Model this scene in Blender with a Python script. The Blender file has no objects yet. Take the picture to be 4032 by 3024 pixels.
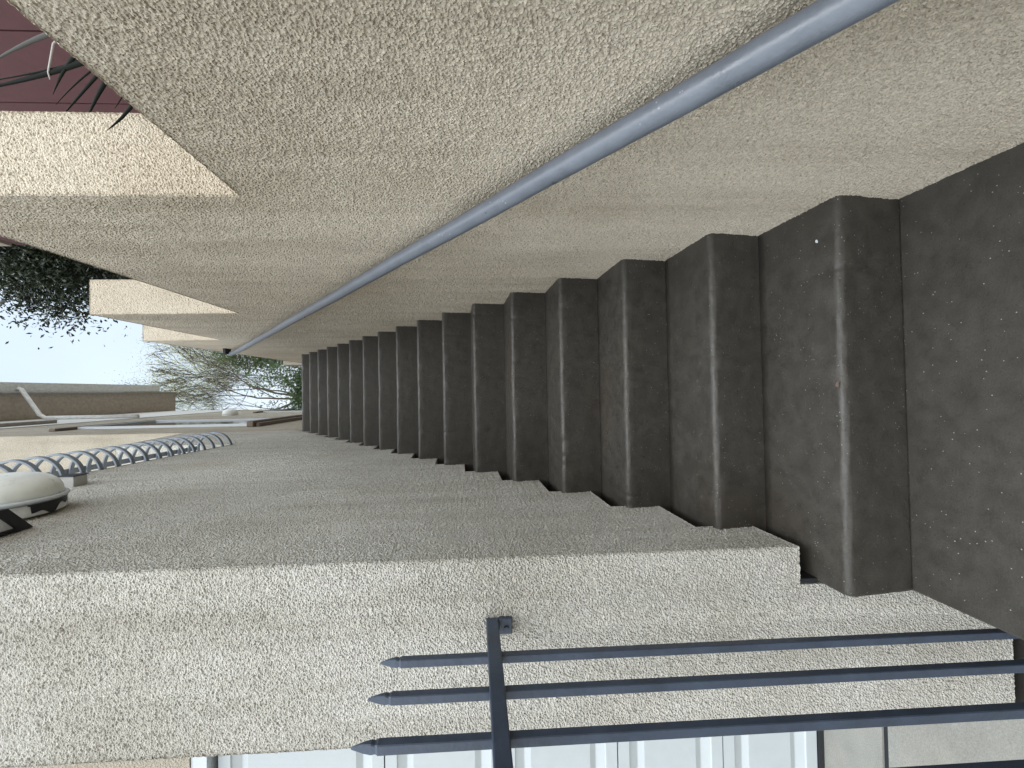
import bpy, bmesh, math, random
import numpy as np
from mathutils import Vector, Matrix

random.seed(7); np.random.seed(7)
scene = bpy.context.scene
col = scene.collection

# ------------------------------------------------------------------ numbers
H = 1.13261                      # eye height over the landing
Y0, D, R = 1.0006, 0.25113, 0.19  # first riser, run, rise
SL, TP = 0.024, 0.0127           # riser slant, tread pitch
XR, XL, XS = 0.4902, -0.4428, -0.539
YC = 1.0905                      # face of the left wall end
NST = 17
GZ = -0.41                       # driveway level
TOPZ = NST * R                   # upper path

# ------------------------------------------------------------------ helpers
def tag(o, label=None, cat=None, group=None, kind=None):
    if label: o['label'] = label
    if cat: o['category'] = cat
    if group: o['group'] = group
    if kind: o['kind'] = kind
    return o

def empty(name, loc, label, cat, group=None):
    o = bpy.data.objects.new(name, None)
    o.empty_display_size = 0.1
    col.objects.link(o); o.location = loc
    return tag(o, label, cat, group)

class MB:
    """collects polygons in world space, builds one mesh"""
    def __init__(self): self.v = []; self.f = []
    def add(self, vs, fs):
        b = len(self.v); self.v += [tuple(p) for p in vs]
        self.f += [tuple(i + b for i in f) for f in fs]
    def box(self, x0, x1, y0, y1, z0, z1):
        v = [(x0,y0,z0),(x1,y0,z0),(x1,y1,z0),(x0,y1,z0),(x0,y0,z1),(x1,y0,z1),(x1,y1,z1),(x0,y1,z1)]
        self.add(v, [(0,3,2,1),(4,5,6,7),(0,1,5,4),(1,2,6,5),(2,3,7,6),(3,0,4,7)])
    def prism_x(self, prof, x0, x1):
        """prof: list of (y,z), extruded along x"""
        n = len(prof)
        v = [(x0,a,b) for a,b in prof] + [(x1,a,b) for a,b in prof]
        f = [tuple(range(n))[::-1], tuple(range(n, 2*n))]
        f += [(i, (i+1)%n, n+(i+1)%n, n+i) for i in range(n)]
        self.add(v, f)
    def tube(self, pts, rad, seg=12, cap=True):
        pts = [Vector(p) for p in pts]; n = len(pts)
        rads = rad if isinstance(rad, (list, tuple)) else [rad]*n
        rings = []; up = None
        for i, p in enumerate(pts):
            t = (pts[min(i+1, n-1)] - pts[max(i-1, 0)]).normalized()
            if up is None:
                up = Vector((0,0,1)) if abs(t.z) < .9 else Vector((1,0,0))
            a = t.cross(up)
            if a.length < 1e-6: a = t.orthogonal()
            a.normalize(); b = a.cross(t).normalized(); up = b
            rings.append([p + rads[i]*(math.cos(2*math.pi*k/seg)*a + math.sin(2*math.pi*k/seg)*b) for k in range(seg)])
        v = [q for r_ in rings for q in r_]; f = []
        for i in range(n-1):
            for k in range(seg):
                k2 = (k+1) % seg
                f.append((i*seg+k, i*seg+k2, (i+1)*seg+k2, (i+1)*seg+k))
        if cap:
            f.append(tuple(range(seg))[::-1]); f.append(tuple((n-1)*seg+k for k in range(seg)))
        self.add(v, f)
    def bar(self, pts, w, h, side):
        """flat bar of section w (along fixed vector side) x h swept along pts"""
        pts = [Vector(p) for p in pts]; n = len(pts); s = Vector(side).normalized()
        v = []
        for i, p in enumerate(pts):
            t = (pts[min(i+1, n-1)] - pts[max(i-1, 0)]).normalized()
            m = t.cross(s).normalized()
            for (a, b) in ((-1,-1),(1,-1),(1,1),(-1,1)):
                v.append(p + s*(a*w/2) + m*(b*h/2))
        f = []
        for i in range(n-1):
            for k in range(4):
                k2 = (k+1) % 4
                f.append((i*4+k, i*4+k2, (i+1)*4+k2, (i+1)*4+k))
        f.append((3,2,1,0)); f.append(tuple((n-1)*4+k for k in range(4)))
        self.add(v, f)
    def lathe_x(self, prof, cx, cy, cz, seg=40, sy=1, sz=1):
        """prof: list of (dx, r); revolved about the x axis through (cx,cy,cz)"""
        n = len(prof); v = []; f = []
        for dx, r_ in prof:
            for k in range(seg):
                a = 2*math.pi*k/seg
                v.append((cx+dx, cy+sy*r_*math.cos(a), cz+sz*r_*math.sin(a)))
        for i in range(n-1):
            for k in range(seg):
                k2 = (k+1) % seg
                f.append((i*seg+k, i*seg+k2, (i+1)*seg+k2, (i+1)*seg+k))
        f.append(tuple(range(seg))[::-1]); f.append(tuple((n-1)*seg+k for k in range(seg)))
        self.add(v, f)
    def build(self, name, mat, parent=None, smooth=False, bevel=0, seg=2):
        me = bpy.data.meshes.new(name)
        L = Vector((0,0,0))
        if parent is not None:
            q = parent
            while q is not None: L += q.location; q = q.parent
        me.from_pydata([(a-L.x, b-L.y, c-L.z) for a,b,c in self.v], [], self.f)
        bm = bmesh.new(); bm.from_mesh(me)
        bmesh.ops.recalc_face_normals(bm, faces=bm.faces); bm.to_mesh(me); bm.free()
        me.materials.append(mat)
        if smooth:
            for p in me.polygons: p.use_smooth = True
        o = bpy.data.objects.new(name, me); col.objects.link(o)
        if parent is not None: o.parent = parent
        if bevel:
            m = o.modifiers.new('bevel', 'BEVEL'); m.width = bevel; m.segments = seg
            m.limit_method = 'ANGLE'; m.angle_limit = math.radians(40)
        return o

class Patches:
    """separate flat quads, each cut into a grid, facing the given way"""
    def __init__(self): self.v = []; self.f = []
    def quad(self, a, b, c, d, nrm, cell=.3):
        a, b, c, d = map(Vector, (a, b, c, d))
        if (b-a).cross(d-a).dot(Vector(nrm)) < 0: b, d = d, b
        nu = max(1, math.ceil(max((b-a).length, (c-d).length)/cell)); nv = max(1, math.ceil(max((d-a).length, (c-b).length)/cell))
        k = len(self.v)
        for j in range(nv+1):
            for i in range(nu+1):
                self.v.append(tuple(a.lerp(b, i/nu).lerp(d.lerp(c, i/nu), j/nv)))
        for j in range(nv):
            for i in range(nu):
                p = k+j*(nu+1)+i
                self.f.append((p, p+1, p+nu+2, p+nu+1))
    def build(self, name, mat, parent):
        L = parent.location
        me = bpy.data.meshes.new(name)
        me.from_pydata([(x-L.x, y-L.y, z-L.z) for x, y, z in self.v], [], self.f); me.materials.append(mat)
        o = bpy.data.objects.new(name, me); col.objects.link(o); o.parent = parent
        md = o.modifiers.new('subdivision', 'SUBSURF'); md.subdivision_type = 'SIMPLE'; md.levels = 0; md.render_levels = 0
        try: md.use_adaptive_subdivision = True
        except Exception: pass
        try: o.cycles.use_adaptive_subdivision = True; o.cycles.dicing_rate = 1.0
        except Exception: pass
        return o

def noise1(t, seed=0):
    s = 0
    for k, (fr, am) in enumerate(((3.1,1),(7.7,.6),(17.3,.35),(41.,.2))):
        s += am*math.sin(fr*t + seed*1.7 + k*2.3 + math.sin(fr*.37*t + seed))
    return s/2.15

# ------------------------------------------------------------------ materials
def new_mat(name):
    m = bpy.data.materials.new(name); m.use_nodes = True
    nt = m.node_tree; nt.nodes.clear()
    out = nt.nodes.new('ShaderNodeOutputMaterial')
    b = nt.nodes.new('ShaderNodeBsdfPrincipled')
    nt.links.new(b.outputs[0], out.inputs[0])
    return m, nt, b
def node(nt, t, **kw):
    n = nt.nodes.new(t)
    for k, v in kw.items():
        if k in n.inputs.keys() if isinstance(k, str) else False: n.inputs[k].default_value = v
        else: setattr(n, k, v)
    return n
def pos(nt): return nt.nodes.new('ShaderNodeNewGeometry').outputs['Position']
def noise(nt, p, scale, detail=3, rough=.55):
    n = nt.nodes.new('ShaderNodeTexNoise'); n.inputs['Scale'].default_value = scale
    n.inputs['Detail'].default_value = detail; n.inputs['Roughness'].default_value = rough
    nt.links.new(p, n.inputs['Vector']); return n.outputs['Fac']
def ramp(nt, fac, stops):
    n = nt.nodes.new('ShaderNodeValToRGB'); e = n.color_ramp.elements
    while len(e) > 1: e.remove(e[0])
    for i, (p_, c) in enumerate(stops):
        el = e[0] if i == 0 else e.new(p_)
        el.position = p_; el.color = (c[0], c[1], c[2], 1) if hasattr(c, '__len__') else (c, c, c, 1)
    nt.links.new(fac, n.inputs[0]); return n.outputs['Color']
def math_(nt, op, a, b=None, c=None):
    n = nt.nodes.new('ShaderNodeMath'); n.operation = op
    for i, x in enumerate((a, b, c)):
        if x is None: continue
        if isinstance(x, (int, float)): n.inputs[i].default_value = x
        else: nt.links.new(x, n.inputs[i])
    return n.outputs[0]
def mix(nt, fac, a, b, mode='MIX'):
    n = nt.nodes.new('ShaderNodeMix'); n.data_type = 'RGBA'; n.blend_type = mode
    for i, x in ((0, fac), (6, a), (7, b)):
        if isinstance(x, (int, float)): n.inputs[i].default_value = x
        elif isinstance(x, tuple): n.inputs[i].default_value = (*x, 1)
        else: nt.links.new(x, n.inputs[i])
    return n.outputs[2]
def bump(nt, b, height, dist, strength=1):
    n = nt.nodes.new('ShaderNodeBump'); n.inputs['Distance'].default_value = dist
    n.inputs['Strength'].default_value = strength
    nt.links.new(height, n.inputs['Height']); nt.links.new(n.outputs[0], b.inputs['Normal'])

def stucco(name, base, dist=.0045, grain=1.0, var=.10, disp=False):
    m, nt, b = new_mat(name); p = pos(nt)
    # warp a little so that the grain is not regular
    wn = nt.nodes.new('ShaderNodeTexNoise'); wn.inputs['Scale'].default_value = 60*grain
    nt.links.new(p, wn.inputs['Vector'])
    wp = nt.nodes.new('ShaderNodeVectorMath'); wp.operation = 'MULTIPLY_ADD'
    nt.links.new(wn.outputs['Color'], wp.inputs[0]); wp.inputs[1].default_value = (.004/grain,)*3
    nt.links.new(p, wp.inputs[2]); q = wp.outputs[0]
    v = nt.nodes.new('ShaderNodeTexVoronoi'); v.feature = 'SMOOTH_F1'; v.inputs['Scale'].default_value = 150*grain
    v.inputs['Smoothness'].default_value = .25
    nt.links.new(q, v.inputs['Vector'])
    v2 = nt.nodes.new('ShaderNodeTexVoronoi'); v2.feature = 'F1'; v2.inputs['Scale'].default_value = 48*grain
    nt.links.new(q, v2.inputs['Vector'])
    n1 = noise(nt, p, 210*grain, 4, .7)
    h = math_(nt, 'MULTIPLY_ADD', v.outputs['Distance'], -1.15, math_(nt, 'MULTIPLY', n1, 1.15))
    h = math_(nt, 'MULTIPLY_ADD', v2.outputs['Distance'], -.16, h)
    big = noise(nt, p, 6, 3)
    h = math_(nt, 'MULTIPLY_ADD', big, .5, h)
    if disp:
        dn = nt.nodes.new('ShaderNodeDisplacement'); dn.inputs['Midlevel'].default_value = .75
        dn.inputs['Scale'].default_value = dist; nt.links.new(h, dn.inputs['Height'])
        out = [n for n in nt.nodes if n.type == 'OUTPUT_MATERIAL'][0]
        nt.links.new(dn.outputs[0], out.inputs['Displacement']); m.displacement_method = 'BOTH'
    else:
        bump(nt, b, h, dist)
    # colour: aggregate and paint variation, faint stains
    agg = noise(nt, p, 95*grain, 2)
    c = mix(nt, 1, base, ramp(nt, agg, [(.3, 1-var*1.4), (.7, 1+var)]), 'MULTIPLY')
    st = noise(nt, p, 1.7, 5, .6)
    c = mix(nt, 1, c, ramp(nt, st, [(.3, (.86,.84,.81)), (.55, (1,1,1)), (.75, (1.06,1.06,1.06))]), 'MULTIPLY')
    # faint vertical rain streaks and patched repairs
    mp = nt.nodes.new('ShaderNodeMapping'); mp.inputs['Scale'].default_value = (5, 5, .5); nt.links.new(p, mp.inputs[0])
    sk = noise(nt, mp.outputs[0], 1.6, 5, .6)
    c = mix(nt, 1, c, ramp(nt, sk, [(.34, (.86, .85, .83)), (.52, (1, 1, 1)), (.8, (1.05, 1.05, 1.05))]), 'MULTIPLY')
    nt.links.new(c, b.inputs['Base Color'])
    b.inputs['Roughness'].default_value = .9; b.inputs['Specular IOR Level'].default_value = .25
    return m

def concrete(name, base, rough=.5, spec=.45, speck=True, dark=.6):
    m, nt, b = new_mat(name); p = pos(nt)
    big = noise(nt, p, 3.2, 6, .6); mid = noise(nt, p, 22, 5, .6); fine = noise(nt, p, 260, 3, .6)
    c = mix(nt, 1, base, ramp(nt, big, [(.3, dark), (.5, 1.0), (.72, 1.10)]), 'MULTIPLY')
    c = mix(nt, 1, c, ramp(nt, mid, [(.3, .82), (.7, 1.15)] if speck else [(.3, .95), (.7, 1.04)]), 'MULTIPLY')
    c = mix(nt, 1, c, ramp(nt, fine, [(.3, .8), (.7, 1.18)]), 'MULTIPLY')
    warm = noise(nt, p, 2.1, 3)
    c = mix(nt, ramp(nt, warm, [(.45, 0), (.7, .3)]), c, mix(nt, 1, c, (1.12, 1.0, .84), 'MULTIPLY'))
    h = math_(nt, 'MULTIPLY_ADD', fine, .25, math_(nt, 'MULTIPLY', mid, .8))
    if speck:
        # light sand grains and small pits scattered in the paint
        v = nt.nodes.new('ShaderNodeTexVoronoi'); v.inputs['Scale'].default_value = 190
        nt.links.new(p, v.inputs['Vector'])
        cl = noise(nt, p, 9, 3)
        sepr = nt.nodes.new('ShaderNodeSeparateColor'); nt.links.new(v.outputs['Color'], sepr.inputs[0])
        pick = math_(nt, 'GREATER_THAN', math_(nt, 'MULTIPLY_ADD', cl, .30, sepr.outputs[0]), 1.07)
        near = math_(nt, 'LESS_THAN', v.outputs['Distance'], math_(nt, 'MULTIPLY_ADD', sepr.outputs[2], .2, .06))
        s = math_(nt, 'MULTIPLY', pick, near)
        c = mix(nt, math_(nt, 'MULTIPLY', s, .7), c, (.42, .40, .37))
        pit = math_(nt, 'MULTIPLY', math_(nt, 'GREATER_THAN', math_(nt, 'MULTIPLY_ADD', cl, .4, sepr.outputs[1]), 1.06), math_(nt, 'LESS_THAN', v.outputs['Distance'], .42))
        h = math_(nt, 'MULTIPLY_ADD', pit, -.9, math_(nt, 'MULTIPLY_ADD', s, .4, h))
    nt.links.new(c, b.inputs['Base Color'])
    bump(nt, b, h, .0018)
    r_ = ramp(nt, mid, [(.3, rough-.1), (.7, rough+.14)])
    nt.links.new(r_, b.inputs['Roughness']); b.inputs['Specular IOR Level'].default_value = spec
    return m

def paint(name, base, rough=.45, spec=.5, metal=0, var=.15, bscale=90, bd=.0006):
    m, nt, b = new_mat(name); p = pos(nt)
    n1 = noise(nt, p, 14, 5, .65); n2 = noise(nt, p, bscale, 3)
    c = mix(nt, 1, base, ramp(nt, n1, [(.3, 1-var), (.7, 1+var)]), 'MULTIPLY')
    nt.links.new(c, b.inputs['Base Color'])
    bump(nt, b, n2, bd)
    nt.links.new(ramp(nt, n1, [(.3, max(.05, rough-.08)), (.7, rough+.12)]), b.inputs['Roughness'])
    b.inputs['Specular IOR Level'].default_value = spec; b.inputs['Metallic'].default_value = metal
    return m

def leafmat(name, c0, c1, rough=.5, trans=.25):
    m, nt, b = new_mat(name); p = pos(nt)
    oi = nt.nodes.new('ShaderNodeNewGeometry').outputs['Random Per Island']
    c = ramp(nt, oi, [(0, c0), (1, c1)])
    c = mix(nt, 1, c, ramp(nt, noise(nt, p, 1.3, 2), [(.3, .7), (.7, 1.3)]), 'MULTIPLY')
    nt.links.new(c, b.inputs['Base Color']); b.inputs['Roughness'].default_value = rough
    if trans:
        t = nt.nodes.new('ShaderNodeBsdfTranslucent'); nt.links.new(c, t.inputs[0])
        mx = nt.nodes.new('ShaderNodeMixShader'); mx.inputs[0].default_value = trans
        nt.links.new(b.outputs[0], mx.inputs[1]); nt.links.new(t.outputs[0], mx.inputs[2])
        out = [n for n in nt.nodes if n.type == 'OUTPUT_MATERIAL'][0]
        nt.links.new(mx.outputs[0], out.inputs[0])
    return m

M_ST_R = stucco('warm_stucco', (.63, .555, .445), dist=.0042, grain=1.45, disp=True)
M_ST_L = stucco('pale_stucco', (.55, .53, .478), dist=.0046, grain=1.4, disp=True)
M_CORE_R = stucco('warm_stucco_base', (.63, .555, .445)); M_CORE_L = stucco('pale_stucco_base', (.55, .53, .478))
M_ST_P = stucco('pier_stucco', (.46, .43, .37))
M_ST_F = stucco('house_stucco', (.47, .425, .345), grain=.8)
M_STEP = concrete('brown_painted_concrete', (.047, .0425, .0355), rough=.47, spec=.45, dark=.88)
M_DRIVE = concrete('driveway_concrete', (.27, .265, .24), rough=.8, spec=.2, speck=False, dark=.85)
M_GROUND = concrete('bare_ground', (.22, .20, .17), rough=.9, spec=.1, speck=False)
M_BASE_SHADE = concrete('base_shade_dark', (.03, .028, .025), rough=.9, spec=.1, speck=False)  # dark colour standing for shade at the foot of the left wall
M_PIPE = paint('blue_grey_pipe_paint', (.138, .153, .178), rough=.34, spec=.6, bscale=120, bd=.0008)
def speckle(m, scale, thr, col_):
    nt = m.node_tree; b = [n for n in nt.nodes if n.type == 'BSDF_PRINCIPLED'][0]
    src = b.inputs['Base Color'].links[0].from_socket; p = pos(nt)
    v = nt.nodes.new('ShaderNodeTexVoronoi'); v.inputs['Scale'].default_value = scale; nt.links.new(p, v.inputs['Vector'])
    sp = nt.nodes.new('ShaderNodeSeparateColor'); nt.links.new(v.outputs['Color'], sp.inputs[0])
    cl = noise(nt, p, 8, 3)
    k = math_(nt, 'MULTIPLY', math_(nt, 'GREATER_THAN', math_(nt, 'MULTIPLY_ADD', cl, .35, sp.outputs[0]), thr), math_(nt, 'LESS_THAN', v.outputs['Distance'], math_(nt, 'MULTIPLY_ADD', sp.outputs[2], .25, .08)))
    nt.links.new(mix(nt, k, src, col_), b.inputs['Base Color'])
speckle(M_PIPE, 190, 1.15, (.36, .38, .40)); speckle(M_PIPE, 140, 1.19, (.03, .035, .045))
M_IRON = paint('blue_iron_paint', (.040, .055, .084), rough=.42, var=.22, bscale=60, bd=.0012)
speckle(M_IRON, 110, 1.15, (.10, .055, .03))
M_IRON_F = paint('balcony_iron_paint', (.20, .232, .27), rough=.5)
M_WHITE = paint('white_door_paint', (.45, .485, .495), rough=.4, var=.03, bd=.0002)
M_TRIM = paint('white_trim_paint', (.58, .62, .64), rough=.45, var=.05)
M_BLACK = paint('black_rubber_and_shade', (.012, .013, .016), rough=.6)  # also colours in the shade of the recess under the left wall
M_BROWN = paint('dark_brown_trim', (.14, .105, .08), rough=.6, var=.3)
M_GREYTRIM = paint('grey_brown_trim', (.28, .255, .22), rough=.6, var=.25)
M_SOFFIT = paint('brown_soffit', (.40, .345, .29), rough=.8, var=.2)
M_GUTTER = paint('grey_gutter', (.74, .75, .74), rough=.45, var=.12)
M_ROOF = paint('roof_shingle', (.13, .12, .11), rough=.9, var=.3)
M_SIDING = paint('pale_siding', (.66, .65, .62), rough=.75, var=.08)
M_MAROON = paint('maroon_siding', (.105, .038, .042), rough=.55, var=.14, bscale=40)
M_DOME = paint('lamp_dome_enamel', (.82, .84, .78), rough=.3, var=.08)
M_LAMPBASE = paint('lamp_base_grey', (.72, .73, .70), rough=.5, var=.2)
M_BOX = paint('grey_box', (.42, .42, .40), rough=.6)
M_PANEL = paint('grey_panel', (.75, .77, .78), rough=.5)
M_GLASS, nt_, b_ = new_mat('window_glass')
b_.inputs['Base Color'].default_value = (.03, .035, .04, 1); b_.inputs['Roughness'].default_value = .04
b_.inputs['Specular IOR Level'].default_value = .8
M_BARK = paint('grey_bark', (.085, .07, .055), rough=.9, var=.4, bscale=30, bd=.01)
M_LEAF_D = leafmat('dark_leaf', (.010, .018, .008), (.035, .05, .022), rough=.4, trans=.12)
M_LEAF_S = leafmat('sparse_leaf', (.30, .33, .19), (.55, .56, .40), rough=.6, trans=.65)
M_LEAF_G = leafmat('green_leaf', (.06, .09, .03), (.16, .20, .08), rough=.55, trans=.3)
M_LEAF_H = leafmat('hedge_leaf', (.06, .11, .045), (.15, .22, .10), rough=.6, trans=.25)
M_STRAP = leafmat('strap_leaf', (.004, .005, .004), (.010, .012, .008), rough=.55, trans=0)
[n for n in M_STRAP.node_tree.nodes if n.type == 'BSDF_PRINCIPLED'][0].inputs['Specular IOR Level'].default_value = .08
M_STRAPG = leafmat('grey_strap_leaf', (.045, .043, .036), (.06, .058, .048), rough=.6, trans=0)
M_STALK = paint('pale_stalk', (.42, .40, .37), rough=.6)

# ------------------------------------------------------------------ ground
def struct(name, mb, m, **k):
    o = mb.build(name, m, **k); o['kind'] = 'structure'; return o
g = MB(); g.box(-300, 300, -300, 300, GZ-.40, GZ-.03); struct('ground', g, M_GROUND)
g = MB()                                   # hillside behind the right wall and the upper level
g.prism_x([(-2, -.35), (-2, 1.15), (1.0, 1.35), (2.46, 2.0), (3.6, 2.8), (5.2, TOPZ-.02), (80, TOPZ-.02), (80, -.35)], XR+.205, 40)
struct('terrain', g, M_GROUND)
g = MB(); g.box(-.9, XR-.003, Y0+17*D+SL+.28, 13.9, TOPZ-.3, TOPZ+.004); struct('upper_path', g, M_DRIVE)
g = MB(); g.box(-40, XR, 14.2, 80, TOPZ-.6, TOPZ-.03); struct('upper_ground', g, M_GROUND)
g = MB(); g.box(-14, -.60, -12, 1.494, GZ-.02, GZ); struct('driveway', g, M_DRIVE)
g = MB(); g.box(-14, -.95, 1.4945, 1.5155, GZ-.02, GZ-.006); struct('expansion_joint', g, M_BLACK)
g = MB(); g.box(-.95, -.55, .98, 1.14, GZ-.01, GZ+.006); struct('base_shade_strip', g, M_BASE_SHADE)  # dark strip paints in the shadow gap below the wall end
g = MB(); g.box(-14, -.95, 1.516, 1.80, GZ-.02, GZ+.002); struct('garage_apron', g, M_DRIVE)

# ------------------------------------------------------------------ staircase
stairs = empty('staircase', (0, Y0, 0), 'dark brown painted concrete stairs climbing between two stucco walls', 'stairs')
def step_mesh(n):
    """one step: slanted riser, rounded uneven nosing, slightly pitched tread"""
    y, z1 = Y0+n*D, (n+1)*R
    a = (y+SL, n*R + (TP if n else -.02))
    b = (y+D+SL, z1+TP)
    if n == NST-1: b = (y+D+SL+.25, z1)
    rad = .018; prof = []
    for i in range(9): prof.append((a[0]+(y-a[0])*i/8*(1), a[1]+(z1-rad-a[1])*i/8))
    for i in range(1, 8):
        t = math.pi*(1-.5*i/7)
        prof.append((y+rad+rad*math.cos(t), z1-rad+rad*math.sin(t)))
    for i in range(1, 9): prof.append((y+rad+(b[0]-y-rad)*i/8, z1+(b[1]-z1)*i/8))
    nx = 170 if n < 7 else 80; chips = [(random.uniform(x0_, x1_), random.uniform(.004, .013), random.uniform(.0008, .0034)) for x0_, x1_ in [(XS, XR)]*random.randint(2, 6)]; x0, x1 = XS, XR+.06; v = []; f = []; m = len(prof)
    for k in range(nx+1):
        x = x0+(x1-x0)*k/nx
        for i, (py, pz) in enumerate(prof):
            e = 0
            if 6 <= i <= 18: e = 1
            wy = .0022*noise1(x*2.2+n*3.1, n)*e + .0011*noise1(x*9+i*.7, n+5)*(1 if 0 < i < m-1 else 0)
            wz = .0016*noise1(x*2.6+n*1.3, n+9)*e + .0008*noise1(x*8+i*.5, n+2)*(1 if 0 < i < m-1 else 0)
            if 6 <= i <= 17:
                for cx_, cr_, cd_ in chips:
                    k_ = math.exp(-((x-cx_)/cr_)**2)*cd_; wy += k_*.7; wz -= k_*.6
            v.append((x, py+wy, pz+wz))
    lo = len(v)
    for k in range(nx+1):
        x = x0+(x1-x0)*k/nx
        v.append((x, b[0], b[1]-.40)); v.append((x, a[0], a[1]-.30))
    for k in range(nx):
        for i in range(m-1):
            f.append((k*m+i, (k+1)*m+i, (k+1)*m+i+1, k*m+i+1))
        f.append((k*m+m-1, (k+1)*m+m-1, lo+2*(k+1), lo+2*k))
        f.append((lo+2*k, lo+2*(k+1), lo+2*(k+1)+1, lo+2*k+1))
        f.append((lo+2*k+1, lo+2*(k+1)+1, (k+1)*m, k*m))
    f.append(tuple(range(m)) + (lo, lo+1)); e0 = nx*m
    f.append((tuple(e0+i for i in range(m)) + (lo+2*nx, lo+2*nx+1))[::-1])
    mb = MB(); mb.add(v, f); return mb
for n in range(NST):
    o = step_mesh(n).build('step', M_STEP, stairs)
    for p in o.data.polygons: p.use_smooth = len(p.vertices) == 4
g = MB(); g.box(XS, XR+.06, -2.5, Y0+SL-.002, GZ-.02, 0); g.build('landing', M_STEP, stairs, bevel=.006)

# litter on the stairs
def fleck(name, x, y, z, r, mat, label, cat, ang):
    mb = MB(); n = 7; top = []; 
    for k in range(n):
        a = 6.283*k/n+ang; q = r*random.uniform(.55, 1.1); top.append((x+q*1.5*math.cos(a), y+q*math.sin(a)))
    mb.add([(a, b, z) for a, b in top]+[(a, b, z+r*random.uniform(.25, .5)) for a, b in top],
           [tuple(range(n))[::-1], tuple(range(n, 2*n))]+[(k, (k+1) % n, n+(k+1) % n, n+k) for k in range(n)])
    tag(mb.build(name, mat), label, cat)
fleck('paint_chip', .395, 1.062, .1925, .0042, M_TRIM, 'tiny white paint chip on the lowest step near the right wall', 'paint chip', .3)
fleck('leaf_scrap', .003, 1.012, .1915, .0065, M_BROWN, 'small dark brown leaf scrap near the middle of the lowest step edge', 'leaf', 1.1)

# ------------------------------------------------------------------ right wall
w = empty('stucco_wall', (XR+.1, 3, 0), 'warm beige stucco guard wall stepping up along the handrail side of the stairs', 'wall')
g = Patches(); X2 = XR+.205
secs = [(-1.6, 1.017, 1.70, 1.703), (1.017, 2.47, 2.551, 2.527), (2.47, 3.64, 3.377, 3.335), (3.64, 6.9, 3.997, 3.77)]
for k, (ya, yb, za, zb) in enumerate(secs):
    g.quad((XR, ya, -.45), (XR, yb, -.45), (XR, yb, zb), (XR, ya, za), (-1, 0, 0))
    g.quad((X2, ya, -.45), (X2, yb, -.45), (X2, yb, zb), (X2, ya, za), (1, 0, 0), 1)
    g.quad((XR, ya, za), (XR, yb, zb), (X2, yb, zb), (X2, ya, za), (0, 0, 1))
    zl = -.45 if k == 0 else secs[k-1][3]
    g.quad((XR, ya, zl), (X2, ya, zl), (X2, ya, za), (XR, ya, za), (0, -1, 0))
g.quad((XR, 6.9, -.45), (X2, 6.9, -.45), (X2, 6.9, 3.77), (XR, 6.9, 3.77), (0, 1, 0), 1)
g.build('wall', M_ST_R, w)
e_ = .0075; pro = [(-1.59, -.44)]
for ya, yb, za, zb in secs: pro += [(ya+e_ if ya > -1 else -1.59, za-e_), (yb+(e_ if yb < 6 else -e_), zb-e_)]
pro.append((6.9-e_, -.44))
g = MB(); g.prism_x(pro, XR+e_, X2-e_); g.build('wall_core', M_CORE_R, w)
pier = MB(); pier.box(.515, 1.3, 7.2, 7.5, TOPZ-.3, 4.45)
tag(pier.build('stucco_pier', M_ST_P, bevel=.01), 'pale stucco pier past the top of the stairs, behind the right wall', 'pier')

# ------------------------------------------------------------------ handrail
hx = XR-.046
def rail_z(y): return .8036 + (y-.5986)*.7555
hr = empty('handrail', (hx, .5, rail_z(.5)), 'blue grey round pipe handrail sloping up along the right stucco wall', 'handrail')
pts = []
for i in range(61):
    y = .02+(4.42-.02)*i/60
    pts.append((hx+.0015*noise1(y*2, 3), y, rail_z(y)+.0015*noise1(y*1.7, 1)+(.03*max(0, (y-3.9)/.5)**2)))
g = MB(); g.tube(pts, .0219, 28); o = g.build('pipe', M_PIPE, hr, smooth=True, bevel=.003)
def bracket(y):
    z = rail_z(y); mb = MB()
    P = lambda dy, dz: (hx, y+dy, z+dy*.7555+dz)
    mb.tube([P(-.075, -.012), P(-.06, -.0155), P(-.02, -.0165), P(.02, -.0165), P(.06, -.0155), P(.075, -.012)], [.002, .010, .012, .012, .010, .002], 14)
    mb.tube([P(0, -.022), (hx+.012, y, z-.040), (XR+.006, y, z-.044)], [.010, .0085, .0085], 12)
    return mb
for y in (.475, 1.40, 2.37, 3.34): bracket(y).build('bracket', M_PIPE, hr, smooth=False)
g = MB(); ze = pts[-1][2]; g.box(hx-.006, XR+.006, 4.30, 4.40, ze-.03, ze-.002); g.build('end_bracket', M_BLACK, hr, bevel=.003)

# ------------------------------------------------------------------ left wall
XB = -.925
lw = empty('stucco_wall', (-.68, 2.5, 0), 'grey beige stucco wall with pale end face and stepped bottom edge left of the stairs', 'wall')
def la_top(y): return 3.485-.0835*(y-2.428)
gap = .05
bot = []
for n in range(NST):
    ya, yb = Y0+n*D+SL, Y0+(n+1)*D+SL-.004
    if yb > 5.195: yb = 5.195
    bot.append((max(ya, YC), (n+1)*R+gap+TP*.3)); bot.append((yb, (n+1)*R+gap+TP))
    if yb >= 5.195: break
    bot.append((yb, (n+2)*R+gap+TP*.3))
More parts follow.
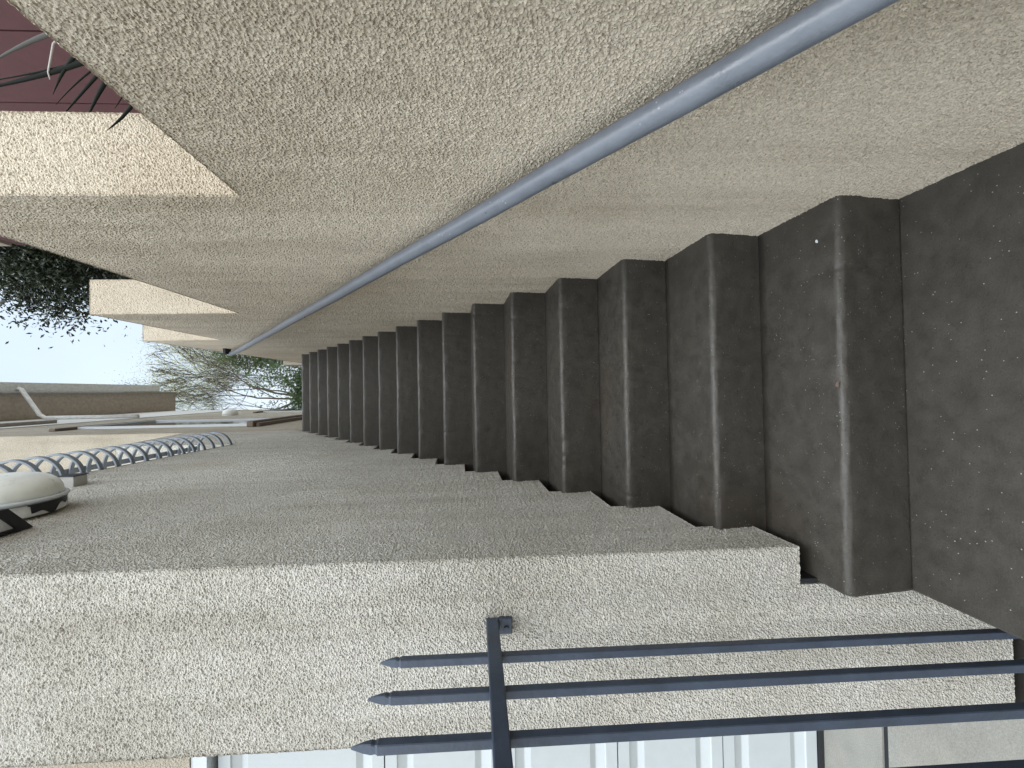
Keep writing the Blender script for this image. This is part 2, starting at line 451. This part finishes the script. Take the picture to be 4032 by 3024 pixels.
    # the next step starts at the same y
bot = [q for i, q in enumerate(bot) if i == 0 or abs(q[0]-bot[i-1][0])+abs(q[1]-bot[i-1][1]) > .006]
bot[0] = (YC, .242)
poly = bot + [(5.195, 4.70), (3.87, 4.42), (3.87, la_top(3.87)), (2.0, la_top(2.0)), (YC, 3.58)]
XM = XL-.105
g = Patches()
def ltop(y): return 3.58+(la_top(2.0)-3.58)*(y-YC)/(2.0-YC) if y < 2 else la_top(y)
def strip(ya, yb, za, zb, ta, tb):
    g.quad((XL, ya, za), (XL, yb, zb), (XL, yb, tb), (XL, ya, ta), (1, 0, 0))
cuts = sorted(set([q[0] for q in bot] + [3.87]))
for k in range(len(cuts)-1):
    ya, yb = cuts[k], cuts[k+1]
    if yb-ya < .006: continue
    ym = (ya+yb)/2
    n = int((ym-Y0-SL)//D)
    zt = lambda y: (n+1)*R+gap+TP*(.3+.7*(y-(Y0+n*D+SL))/D)
    za, zb = (max(.242, zt(ya)), zt(yb))
    if k == 0: za = .242
    hi = (lambda y: 4.42+.28*(y-3.87)/1.325) if ym > 3.87 else ltop
    strip(ya, yb, za, zb, hi(ya), hi(yb))
    g.quad((XL, ya, za), (XL, yb, zb), (XM, yb, zb), (XM, ya, za), (0, 0, -1), .4)
    g.quad((XL, ya, hi(ya)), (XL, yb, hi(yb)), (XB, yb, hi(yb)), (XB, ya, hi(ya)), (0, 0, 1), .4)
    g.quad((XL, yb, zb), (XM, yb, zb), (XM, yb, zb+R), (XL, yb, zb+R), (0, -1, 0), .4) if k < len(cuts)-2 else None
# end face, with the notch over the first tread
g.quad((XM, YC, .242), (XL, YC, .242), (XL, YC, 3.58), (XM, YC, 3.58), (0, -1, 0))
g.quad((XB, YC, -.374), (XM, YC, -.374), (XM, YC, 3.58), (XB, YC, 3.58), (0, -1, 0))
g.quad((XB, YC, -.374), (XB, 5.195, -.374), (XB, 5.195, 3.3), (XB, YC, 3.3), (-1, 0, 0), 1)
g.quad((XB, YC, -.374), (XB, 5.195, -.374), (XM, 5.195, -.374), (XM, YC, -.374), (0, 0, -1), 1)
g.quad((XB, YC, 3.3), (XB, 3.87, 3.3), (XB, 3.87, 3.35), (XB, YC, 3.58), (-1, 0, 0), 1)
g.quad((XB, 3.87, 3.35), (XL, 3.87, 3.35), (XL, 3.87, 4.42), (XB, 3.87, 4.42), (0, -1, 0))
g.quad((XB, 3.87, 3.3), (XB, 5.195, 3.3), (XB, 5.195, 4.70), (XB, 3.87, 4.42), (-1, 0, 0), 1)
g.build('wall', M_ST_L, lw)
cp = [(YC+e_, -.37), (5.19, -.37), (5.19, 4.70-e_), (3.87+e_, 4.42-e_), (3.87+e_, la_top(3.87)-e_), (2.0, la_top(2.0)-e_), (YC+e_, 3.58-e_)]
g = MB(); g.prism_x(cp, XB+e_, XM-.0006); g.build('wall_core', M_CORE_L, lw)
cp2 = [(y+(e_ if i == 0 else 0), z+e_) for i, (y, z) in enumerate(bot)] + cp[2:]
cp2[0] = (YC+e_, .242+e_)
g = MB(); g.prism_x(cp2, XM-.0002, XL-e_); g.build('wall_core', M_CORE_L, lw)
g = MB(); g.prism_x([(YC+.02, -.30), (5.1, 2.9), (5.1, 3.6), (YC+.02, .40)], XM-.0005, XM+.0035); g.build('recess_shade', M_BLACK, lw)  # black face paints in the shade of the gap along the steps
g = MB(); g.box(XM+.004, XM+.016, YC+.002, YC+.05, .195, .243); g.build('recess_shade', M_BLACK, lw)  # black strip paints in the shade inside the notch

# ------------------------------------------------------------------ curved bar balcony on the left wall
bal = empty('balcony_guard', (XL, 2.5, 3.45), 'blue grey balcony guard of curved D shaped bars along the left wall top', 'railing')
def hoop_pts(y):
    z = la_top(y)-.01; out = []
    for i in range(25):
        t = -math.pi/2 + math.pi*i/24
        out.append((XL-.022+.135*math.cos(t)*(1 if t < 0 else 1), y, z+.145+.145*math.sin(t)))
    out += [(XL-.07, y, z+.291), (XL-.16, y, z+.293)]
    return out
hoop_y = [3.818-.1069*k for k in range(22)]
for y in hoop_y:
    mb = MB(); mb.bar(hoop_pts(y), .027, .012, (0, 1, 0)); mb.build('bar', M_IRON_F, bal, bevel=.0015, seg=1)
g = MB()
for i in range(2):
    g.bar([(XL-.025-.12*i, hoop_y[-1]-.05, la_top(hoop_y[-1])+.2985-.001*i), (XL-.025-.12*i, hoop_y[0]+.03, la_top(hoop_y[0])+.2985-.001*i)], .034, .012, (1, 0, 0))
g.build('top_rail', M_IRON_F, bal)

# ------------------------------------------------------------------ things on the left wall
ly, lz = 1.645, 2.945
lamp = empty('wall_lamp', (XL, ly, lz), 'round white dome lamp with patchy black tape on its base, on left stucco wall', 'lamp')
g = MB(); g.lathe_x([(0, .150), (.008, .172), (.05, .168), (.052, .05)], XL+.001, ly, lz, 56); g.build('base', M_LAMPBASE, lamp, bevel=.002)
g = MB(); g.lathe_x([(0, .05), (.001, .176), (.006, .181), (.013, .181), (.016, .166), (.015, .05)], XL+.054, ly, lz, 56); g.build('rim', M_TRIM, lamp, smooth=True)
dome = [(.0, .166)]
for i in range(1, 15):
    t = i/14*math.pi/2; dome.append((.088*math.sin(t)**.9, .166*max(.02, math.cos(t)**.62)))
g = MB(); g.lathe_x(dome, XL+.069, ly, lz, 56); g.build('dome', M_DOME, lamp, smooth=True)
# torn black tape wrapped on the drum
g = MB(); rr = .1715; n_ = 60
for k in range(n_):
    a0, a1 = math.radians(-22+74*k/n_), math.radians(-22+74*(k+1)/n_)
    def ed(a):
        f_ = .45+.5*math.sin(a*6.3+1.6)+.35*math.sin(a*15+.3)
        return max(.003, min(.046, .018+.024*f_)) if math.sin(a*3.1+.2) > -.75 else .005
    q = []
    for a in (a0, a1):
        for dx in (.052, .052-ed(a)): q.append((XL+dx, ly+(rr+(.0+.002))*math.sin(a)*1.0, lz-(rr+.002)*math.cos(a)))
    g.add(q, [(0, 1, 3, 2)])
g.build('tape', M_BLACK, lamp)
jb = empty('junction_box', (XL, 2.18, 3.2), 'small square grey junction box on left wall under the curved bars', 'junction box')
g = MB(); g.box(XL-.004, XL+.05, 2.150, 2.225, 3.160, 3.238); g.build('body', M_BOX, jb, bevel=.003)
g = MB(); g.box(XL+.0505, XL+.054, 2.146, 2.229, 3.156, 3.242); g.build('cover', M_BLACK, jb, bevel=.001)
wb = empty('wall_box', (XL, 1.4, 2.68), 'black framed box with grey panel under the dome lamp on the left wall', 'wall box')
g = MB()
for (x0, x1, y0, y1) in ((XL-.003, XL+.016, 1.15, 1.492), (XL+.074, XL+.09, 1.15, 1.44), ):
    pass
bx = [(XL+.001, 1.16), (XL+.001, 1.492), (XL+.085, 1.415), (XL+.085, 1.16)]
def ringprism(mb, poly, inset, z0, z1):
    c = Vector((sum(p[0] for p in poly)/4, sum(p[1] for p in poly)/4))
    inn = [tuple(c+(Vector(p)-c)*inset) for p in poly]; n = 4; v = []
    for z in (z0, z1):
        v += [(p[0], p[1], z) for p in poly] + [(p[0], p[1], z) for p in inn]
    f = []
    for i in range(n):
        j = (i+1) % n
        f += [(i, j, n+j, n+i), (2*n+i, 2*n+n+i, 2*n+n+j, 2*n+j), (i, 2*n+i, 2*n+j, j), (n+i, n+j, 3*n+j, 3*n+i)]
    mb.add(v, f)
ringprism(g, bx, .72, 2.672, 2.69); g.build('frame', M_BLACK, wb)
g = MB(); c_ = [( .5*(bx[0][0]+bx[2][0])+(p[0]-.5*(bx[0][0]+bx[2][0]))*.9, 1.31+(p[1]-1.31)*.9) for p in bx]
v = [(p[0], p[1], 2.682) for p in c_] + [(p[0], p[1], 2.86) for p in c_]
g.add(v, [(3,2,1,0), (4,5,6,7), (0,1,5,4), (1,2,6,5), (2,3,7,6), (3,0,4,7)]); g.build('panel', M_PANEL, wb)

# ------------------------------------------------------------------ iron fence in front of the wall end
fence = empty('picket_fence', (-.62, .6, GZ), 'dark blue iron fence of spear tipped pickets fixed to pale stucco wall end', 'fence')
fx = -.62
def picket(y):
    s = .0092; mb = MB()
    z0, z1, z2 = GZ-.01, 1.312, 1.360
    v = [(fx+a*s, y+b*s, z) for z in (z0, z1) for a, b in ((-1,-1),(1,-1),(1,1),(-1,1))]
    # pinched spear: narrows in x and flares slightly in y, then comes to a blunt edge
    v += [(fx+a*s*.80, y+b*s*.80, z1+.004) for a, b in ((-1,-1),(1,-1),(1,1),(-1,1))]
    v += [(fx+a*s*1.05, y+b*s*.72, z1+.012) for a, b in ((-1,-1),(1,-1),(1,1),(-1,1))]
    v += [(fx+a*s*.9, y+b*s*.45, z1+.026) for a, b in ((-1,-1),(1,-1),(1,1),(-1,1))]
    v += [(fx+a*s*.22, y+b*s*.18, z2) for a, b in ((-1,-1),(1,-1),(1,1),(-1,1))]
    f = []
    for k in range(5):
        b = 4*k
        for i in range(4): f.append((b+i, b+(i+1)%4, b+4+(i+1)%4, b+4+i))
    f.append((3,2,1,0)); f.append((20,21,22,23)); mb.add(v, f)
    return mb
for y in (.957, .846, .733, .622, .511, .400):
    picket(y).build('picket', M_IRON, fence, bevel=.0015, seg=1)
g = MB(); g.box(fx-.011, fx+.021, .10, YC-.002, 1.081, 1.113); g.build('rail', M_IRON, fence, bevel=.003)
g = MB(); g.box(fx-.020, fx+.021, YC-.012, YC+.004, 1.044, 1.0808)
g.lathe_x([(0,.001)], 0, 0, -5, 3) if False else None
g.build('bracket', M_IRON, fence, bevel=.003)
g = MB(); g.tube([(fx-.004, YC-.017, 1.060), (fx-.004, YC-.011, 1.060)], .007, 6); g.build('bolt', M_IRON, fence)

# ------------------------------------------------------------------ garage
gar = empty('garage', (-2.6, 1.9, GZ), 'garage with white sectional door behind the iron fence', 'garage')
GY = 1.81
dr = MB(); dr.box(-3.9, -.935, GY-.005, GY+.005, GZ+.02, GZ+.03)
door = dr.build('door', M_WHITE, gar)
def section(z0, z1):
    """door section with raised panels, as a folded sheet"""
    px = [-3.9, -3.3, -2.55, -2.45, -1.72, -1.62, -.945]
    prof = [(z0+.003, 0), (z0+.052, 0), (z0+.056, .006), (z0+.092, .017), (z0+.096, .017), (z0+.122, .006),
            (z1-.122, .006), (z1-.096, .017), (z1-.092, .017), (z1-.056, .006), (z1-.052, 0), (z1-.003, 0)]
    mb = MB()
    pr = [(GY-.02+d, z) for z, d in prof] + [(GY-.002, z1-.003), (GY-.002, z0+.003)]
    mb.prism_x(pr, -3.9, -.936); return mb
seams = [2.27, 1.66, 1.108, .575, .075, GZ+.028]
def zimg(X): return H-(X-1870)*GY/1600.
seams = [2.24, zimg(1505)+.0, zimg(1955), zimg(2402), zimg(2823), GZ+.028]
for a, b in zip(seams[1:], seams[:-1]): section(a, b).build('panel_section', M_WHITE, door)
g = MB(); g.box(-3.9, -.936, GY-.028, GY-.004, GZ+.004, GZ+.027); g.build('bottom_seal', M_BLACK, door)
g = MB(); g.box(-4.0, -.9355, GY-.055, GY+.02, 2.262, 2.325); g.build('door_frame', M_TRIM, gar)
g = MB(); g.box(-7, XB-.004, GY-.06, GY+.10, 2.327, 3.2); g.build('wall', M_ST_F, gar)
g = MB(); g.box(-7, XB-.006, GY+.11, 5.19, GZ-.02, 3.05); g.build('structure_block', M_ST_F, gar)

# ------------------------------------------------------------------ house on the left
HY0, HY1, HZ = 5.2, 13.2, 10.7
house = empty('house', (-4, 9.5, TOPZ), 'tall beige stucco house with overhanging eave left of the stairs', 'house')
g = MB(); g.box(-9, XL, HY0, HY1, GZ, HZ)
hw = g.build('wall', M_ST_F, house, bevel=.01)
g = MB(); g.box(XL+.0005, XL+.012, 6.0, HY1+.01, 8.3, HZ-.02); g.build('siding', M_SIDING, house)
roof = MB()
ex = .16
roof.prism_x([(0, 0)], 0, 0) if False else None
roof.add([(-9.3, 4.7, HZ), (ex, 4.7, HZ), (ex, 13.45, HZ), (-9.3, 13.45, HZ), (-9.3, 4.7, HZ+.16), (ex, 4.7, HZ+.16), (ex, 13.45, HZ+.16), (-9.3, 13.45, HZ+.16), (-4.6, 4.7, HZ+1.6), (-4.6, 13.45, HZ+1.6)],
         [(0,3,2,1), (1,2,6,5), (0,1,5,8,4), (2,3,7,9,6), (3,0,4,7), (5,6,9,8), (4,8,9,7)])
ro = roof.build('roof', M_SOFFIT, house)
g = MB(); g.bar([(ex+.105, 4.6, HZ+.06), (ex+.105, 12.8, HZ+.06)], .20, .13, (1,0,0)); g.build('gutter', M_GUTTER, ro, bevel=.012)
g = MB(); g.box(ex-.06, ex-.002, 4.7, 13.452, HZ-.045, HZ-.001); g.build('fascia_board', M_GREYTRIM, ro)
g = MB(); g.tube([(ex+.08, 8.95, HZ+.02), (ex+.06, 8.95, HZ-.08), (XL+.12, 9.0, HZ-.40), (XL+.05, 9.0, HZ-.52), (XL+.05, 9.0, 8.3)], .04, 12)
g.build('downspout', M_GUTTER, house, smooth=True)
def window(y0, y1, z0, z1, sill=True, dark_head=True):
    fr = MB()
    for (a, b, c, d) in ((y0-.05, y0, z0-.05, z1+.05), (y1, y1+.05, z0-.05, z1+.05), (y0, y1, z1, z1+.05), (y0, y1, z0-.05, z0)):
        fr.box(XL+.001, XL+.035, a, b, c, d)
    f_ = fr.build('window', M_TRIM, house)
    q = MB(); q.box(XL+.0015, XL+.012, y0, y1, z0, z1); q.build('pane', M_GLASS, f_)
    if sill:
        q = MB(); q.box(XL+.001, XL+.085, y0-.25, y1+.12, z0-.15, z0-.055); q.box(XL+.001, XL+.055, y0-.2, y1+.1, z0-.21, z0-.151)
        q.build('sill', M_BROWN, f_, bevel=.01)
    if dark_head:
        q = MB(); q.box(XL+.001, XL+.04, y0-.35, y1+.1, z1+.06, z1+.15); q.build('head_trim', M_BROWN, f_, bevel=.008)
window(6.15, 7.45, 4.42, 6.78)
window(10.9, 12.6, 5.0, 6.6, sill=False)
g = MB(); g.box(XL+.013, XL+.045, 6.2, 7.6, 8.78, 8.9); g.box(XL+.013, XL+.07, 6.1, 7.65, 8.62, 8.775); g.build('sill', M_GREYTRIM, house, bevel=.008)
l2 = empty('wall_lamp', (XL, 9.6, 6.7), 'small white dome lamp high on the side wall of the left house', 'lamp')
g = MB(); g.lathe_x([(0, .16), (.03, .16), (.031, .12)], XL+.001, 9.6, 6.75, 28); g.build('base', M_LAMPBASE, l2)
g = MB(); g.lathe_x([(a*1.3, r_*.95) for a, r_ in dome], XL+.033, 9.6, 6.75, 28); g.build('dome', M_DOME, l2, smooth=True)

# ------------------------------------------------------------------ maroon house on the right
mh = empty('maroon_house', (5, 4, 1), 'dark maroon panel sided house behind the right stucco wall', 'house')
g = MB(); g.box(2.23, 9, 2.0, 3.736, 1.0, 5.0); g.box(2.23, 9, 3.737, 6.05, 1.0, 7.7); g.build('wall', M_MAROON, mh)
g = MB(); ys = [1.99, 2.513, 3.13, 3.74, 4.36, 4.97, 5.58, 6.06]
for a, b in zip(ys[:-1], ys[1:]): g.box(2.20, 2.229, a+.006, b-.006, 1.0, 7.6 if a > 3.7 else 4.95)
sd = g.build('siding', M_MAROON, mh)
g = MB(); g.box(2.19, 9.1, 3.70, 6.07, 7.701, 7.85); g.box(2.19, 9.1, 1.95, 3.699, 5.001, 5.12); g.build('roof', M_SOFFIT, mh)

# ------------------------------------------------------------------ plants
def blade(pts, w, fold=.35, nrm=(0, 1, 0)):
    """a folded tapering strap leaf through pts"""
    P = [Vector(p) for p in pts]; m = 14; cur = []
    for i in range(m+1):     # quadratic / cubic bezier through control points
        t = i/m
        Q = list(P)
        while len(Q) > 1: Q = [Q[j].lerp(Q[j+1], t) for j in range(len(Q)-1)]
        cur.append(Q[0])
    v = []; f = []; N = Vector(nrm)
    for i, p in enumerate(cur):
        t = i/m; tan = (cur[min(i+1, m)]-cur[max(i-1, 0)]).normalized()
        s = tan.cross(N).normalized(); nn = s.cross(tan).normalized()
        ww = w*(1-t**2.2)*(.75+.25*min(1, t*5))+.0004
        v += [p-s*ww/2+nn*ww*fold*.5, p, p+s*ww/2+nn*ww*fold*.5,
              p-s*ww/2+nn*(ww*fold*.5+.0012), p+nn*.0015, p+s*ww/2+nn*(ww*fold*.5+.0012)]
    for i in range(m):
        a, b = 6*i, 6*(i+1)
        f += [(a, a+1, b+1, b), (a+1, a+2, b+2, b+1), (a+3, b+3, b+4, a+4), (a+4, b+4, b+5, a+5), (a, b, b+3, a+3), (a+2, a+5, b+5, b+2)]
    mb = MB(); mb.add(v, f); return mb
pl = empty('strap_leaf_plant', (1.42, 1.5, 1.40), 'dark strappy leaved plant rising behind the right stucco wall', 'plant')
head = Vector((1.42, 1.52, 2.25))
g = MB(); g.tube([(1.42, 1.5, 1.38), (1.40, 1.5, 1.8), tuple(head)], [.04, .032, .028], 10); g.build('stem', M_BARK, pl, smooth=True)
def pleaf(tip, low, w, y=1.5, mat=None, ext=.12):
    t = Vector((tip[0], y, tip[1])); l = Vector((low[0], y, low[1]))
    t = t+(t-l)*ext
    c2 = l+(l-t)*.35
    h = head+Vector((random.uniform(-.03, .03), random.uniform(-.04, .04), random.uniform(-.05, .05)))
    blade([h, c2, l.lerp(t, .3), t], w).build('leaf', mat or M_STRAP, pl, smooth=True)
pleaf((1.117, 2.797), (1.189, 2.508), .034, ext=.6)
pleaf((1.085, 2.619), (1.228, 2.571), .026, ext=0)
pleaf((1.034, 2.491), (1.136, 2.453), .028, ext=.5)
pleaf((1.038, 2.565), (1.15, 2.48), .020, ext=.4)
pleaf((1.06, 2.60), (1.165, 2.515), .010, ext=.1)
pleaf((1.05, 2.40), (1.09, 2.375), .008, ext=.3)
pleaf((1.115, 2.80), (1.16, 2.575), .009, ext=.5)
pleaf((1.135, 2.81), (1.19, 2.53), .012, ext=.4)
pleaf((1.221, 2.797), (1.312, 2.667), .030, mat=M_STRAPG, ext=.5)
# one leaf bends forward over the wall top
blade([tuple(head), (1.1, 1.2, 2.25), (.80, 1.0, 1.80), (.66, .97, 1.93), (.617, .965, 1.97)], .026).build('leaf', M_STRAP, pl, smooth=True)
for k in range(12):
    a = random.uniform(.2, 2.6); L_ = random.uniform(.35, .6)
    q1 = head+Vector((math.cos(a+.6)*L_*.5, .1+math.sin(a)*L_*.5, .16)); q2 = head+Vector((math.cos(a+.6)*L_*.9+.15, .15+math.sin(a)*L_, .02))
    blade([tuple(head), tuple(q1), tuple(q2)], .03).build('leaf', M_STRAP, pl, smooth=True)
g = MB(); g.tube([tuple(head), (1.34, 1.5, 2.55), (1.268, 1.5, 2.617), (1.165, 1.5, 2.634), (1.14, 1.5, 2.628)], [.006, .0045, .0035, .003, .002], 8); g.build('flower_stalk', M_STALK, pl, smooth=True)

def leaves_mesh(pts, size, name, mat, parent, aspect=.45, droop=.3):
    n = len(pts); P = np.asarray(pts)
    d = np.random.normal(size=(n, 3)); d[:, 2] -= droop; d /= np.linalg.norm(d, axis=1)[:, None]
    u = np.cross(d, np.random.normal(size=(n, 3))); u /= np.linalg.norm(u, axis=1)[:, None]
    nn = np.cross(d, u)
    L = size*np.random.uniform(.6, 1.3, n)[:, None]; W = L*aspect
    v = np.stack([P, P+d*L*.5+u*W*.5+nn*L*.06, P+d*L, P+d*L*.5-u*W*.5+nn*L*.06], 1).reshape(-1, 3)
    Lq = Vector((0, 0, 0)); q = parent
    while q is not None: Lq += q.location; q = q.parent
    v -= np.array(Lq)
    me = bpy.data.meshes.new(name)
    me.from_pydata(v.tolist(), [], [(4*i, 4*i+1, 4*i+2, 4*i+3) for i in range(n)])
    me.materials.append(mat); o = bpy.data.objects.new(name, me); col.objects.link(o); o.parent = parent
    return o

def grow(mb, p, d, L, r, depth, tips, spread=.5, wob=.12, minr=.004, up=.15):
    """recursive limb; collects twig points"""
    n = 5; pts = [p]; dd = d.normalized()
    for i in range(n):
        dd = (dd + Vector((random.gauss(0, wob), random.gauss(0, wob), random.gauss(0, wob)+up*.3))).normalized()
        pts.append(pts[-1]+dd*L/n)
    r1 = max(minr, r*.62)
    mb.tube(pts, [r+(r1-r)*i/n for i in range(n+1)], 6 if r < .03 else 9, cap=False)
    if depth <= 2: tips += pts[2:]
    if depth == 0: return
    k = 3 if random.random() < .6 else 2
    for j in range(k):
        a = dd.orthogonal().normalized(); a.rotate(Matrix.Rotation(random.uniform(0, 6.283), 3, dd))
        nd = dd + a*random.uniform(spread*.5, spread*1.25)
        nd.z += up
        grow(mb, pts[-1 if j < 2 else 3], nd, L*random.uniform(.68, .86), r1*random.uniform(.75, .95), depth-1, tips, spread, wob, minr, up)

def tree(name, loc, label, cat, h0, L, r, depth, nleaf, size, mat, spread=.5, up=.15, jit=.25, aspect=.45, group=None, nlimb=4, minr=.004):
    t = empty(name, loc, label, cat, group); mb = MB(); tips = []
    b = Vector(loc); top = b+Vector((random.uniform(-.1, .1), random.uniform(-.1, .1), h0))
    mb.tube([b-Vector((0, 0, .3)), b.lerp(top, .4)+Vector((.05, 0, 0)), top], [r*1.25, r*1.05, r*.95], 12)
    for j in range(nlimb):
        a = 6.283*j/nlimb+random.uniform(-.4, .4)
        grow(mb, top-Vector((0, 0, .1)), Vector((math.cos(a)*spread*1.3, math.sin(a)*spread*1.3, 1)), L, r*.6, depth, tips, spread, .10, minr, up)
    mb.build('trunk', M_BARK, t, smooth=True)
    T = np.array([list(p) for p in tips]); idx = np.random.randint(0, len(T), nleaf)
    pts = T[idx]+np.random.normal(scale=jit, size=(nleaf, 3))
    leaves_mesh(pts, size, 'crown', mat, t, aspect)
    return t
def blob_pts(n, c, rad, clumps=40, cs=.3):
    c = np.array(c); rad = np.array(rad); C = np.random.normal(size=(clumps, 3)); C /= np.linalg.norm(C, axis=1)[:, None]
    C *= np.random.uniform(.35, 1, (clumps, 1)); C = c+C*rad
    k = np.random.randint(0, clumps, n)
    return C[k]+np.random.normal(size=(n, 3))*cs*rad.mean()

tree('bare_tree', (-.05, 18.5, TOPZ-.03), 'spreading thin leaved tree with bare dark branches behind the stair top', 'tree',
     5.7, 1.8, .085, 6, 36000, .055, M_LEAF_S, spread=.46, up=.14, jit=.3, aspect=.5, nlimb=7, minr=.008)
lt = empty('leafy_tree', (1.9, 14.0, TOPZ-.03), 'green leafy tree crowding behind the far end of the right wall', 'tree')
g = MB(); tips = []
g.tube([(1.9, 14, TOPZ-.3), (1.85, 14, TOPZ+1.8), (1.75, 14, TOPZ+3.2)], [.12, .10, .085], 10)
for k in range(6):
    a = 6.28*k/6; grow(g, Vector((1.75, 14, TOPZ+3.1)), Vector((math.cos(a)*.5, math.sin(a)*.5, 1)), .75, .05, 3, tips, .5, .1, .008, .1)
g.build('trunk', M_BARK, lt, smooth=True)
leaves_mesh(blob_pts(9000, (1.75, 14, 8.5), (.85, .8, 1.6), 75, .12), .085, 'crown', M_LEAF_G, lt, .5)
hd = empty('shrub', (.3, 13.0, TOPZ-.03), 'dense green feathery shrub just beyond the top step', 'shrub')
g = MB()
for k in range(7):
    a = random.uniform(0, 6.28); g.tube([(.3+.1*math.cos(a), 13.0+.1*math.sin(a), TOPZ-.1), (.3+.5*math.cos(a), 13.0+.4*math.sin(a), TOPZ+1.6), (.3+1.0*math.cos(a), 13.0+.6*math.sin(a), TOPZ+3.0)], [.05, .035, .012], 7)
g.build('stem', M_BARK, hd, smooth=True)
leaves_mesh(blob_pts(18000, (.3, 13.0, TOPZ+2.5), (1.5, .9, 2.2), 120, .13), .11, 'foliage', M_LEAF_H, hd, .3)
dt = empty('dark_tree', (2.9, 7.6, 2.9), 'dark glossy big leaved tree beside the maroon house', 'tree')
g = MB(); tips = []
g.tube([(2.9, 7.6, 2.6), (2.85, 7.6, 4.5), (2.9, 7.55, 5.6)], [.17, .14, .12], 12)
for j in range(6):
    a = 6.28*j/6; grow(g, Vector((2.9, 7.55, 5.3)), Vector((math.cos(a)*.35, math.sin(a)*.35, 1)), .95, .06, 2, tips, .4, .1, .01, .1)
g.build('trunk', M_BARK, dt, smooth=True)
P1 = blob_pts(60000, (2.9, 7.5, 8.5), (1.4, 1.1, 2.2), 150, .14)
leaves_mesh(P1, .08, 'crown', M_LEAF_D, dt, .42)

# ------------------------------------------------------------------ camera
M = Matrix(((0.99970719, 0.01717077, 0.0170499), (-0.01793580, 0.99879052, 0.04578006), (-0.01624319, -0.04607246, 0.99880603)))
right, fwd, up = M.col[0], M.col[1], M.col[2]
cam = bpy.data.cameras.new('camera'); co = bpy.data.objects.new('camera', cam); col.objects.link(co)
cam.sensor_fit = 'HORIZONTAL'; cam.sensor_width = 36; cam.lens = 1600*36/4032
cam.shift_x = 72.54/4032; cam.shift_y = 2.34/4032
cam.clip_start = .02; cam.clip_end = 1000
m = Matrix.Identity(4)
for i in range(3):
    m[i][0] = -up[i]; m[i][1] = right[i]; m[i][2] = -fwd[i]
m[2][3] = H
co.matrix_world = m
scene.camera = co

# ------------------------------------------------------------------ light
EL, AZ = math.radians(60), math.radians(174)      # sun high behind the camera, veiled; azimuth clockwise from +y
world = bpy.data.worlds.new('World'); scene.world = world; world.use_nodes = True
nt = world.node_tree; bg = nt.nodes['Background']
sky = nt.nodes.new('ShaderNodeTexSky'); sky.sky_type = 'NISHITA'; sky.sun_disc = False
sky.sun_elevation = EL; sky.sun_rotation = AZ; sky.air_density = 1.0; sky.dust_density = 3.5; sky.ozone_density = 1.0
# thin bright overcast veil over the blue
tc = nt.nodes.new('ShaderNodeTexCoord'); cn = noise(nt, tc.outputs['Generated'], 2.2, 5, .5)
sx = nt.nodes.new('ShaderNodeSeparateXYZ'); nt.links.new(tc.outputs['Generated'], sx.inputs[0])
veil = ramp(nt, sx.outputs['Z'], [(0.0, (11.8, 11.9, 11.8)), (.3, (10.8, 11.4, 11.7)), (.55, (8.6, 10.0, 11.2)), (.76, (8.2, 9.7, 11.1)), (.95, (17, 18.5, 20))])
veil = mix(nt, 1, veil, ramp(nt, math_(nt, 'MULTIPLY_ADD', sx.outputs['Y'], .5, .5), [(0.1, 1.15), (.5, 1.05), (.78, .57), (1, .57)]), 'MULTIPLY')
veil = mix(nt, 1, veil, ramp(nt, cn, [(.3, .9), (.7, 1.08)]), 'MULTIPLY')
nt.links.new(mix(nt, .82, sky.outputs[0], veil), bg.inputs[0]); bg.inputs[1].default_value = .12
sl = bpy.data.lights.new('sun', 'SUN'); sl.energy = 1.0; sl.angle = math.radians(30); sl.color = (1, .985, .96)
so = bpy.data.objects.new('sun', sl); col.objects.link(so)
dirv = Vector((math.sin(AZ)*math.cos(EL), math.cos(AZ)*math.cos(EL), math.sin(EL)))
so.rotation_euler = dirv.to_track_quat('Z', 'Y').to_euler()
vs = scene.view_settings
vs.view_transform = 'Standard'; vs.look = 'None'; vs.exposure = 0.72; vs.gamma = 1
scene.cycles.max_bounces = 8; scene.cycles.diffuse_bounces = 5

scene.cycles.feature_set = 'EXPERIMENTAL'
scene.cycles.dicing_rate = 1.0
scene.cycles.offscreen_dicing_scale = 6
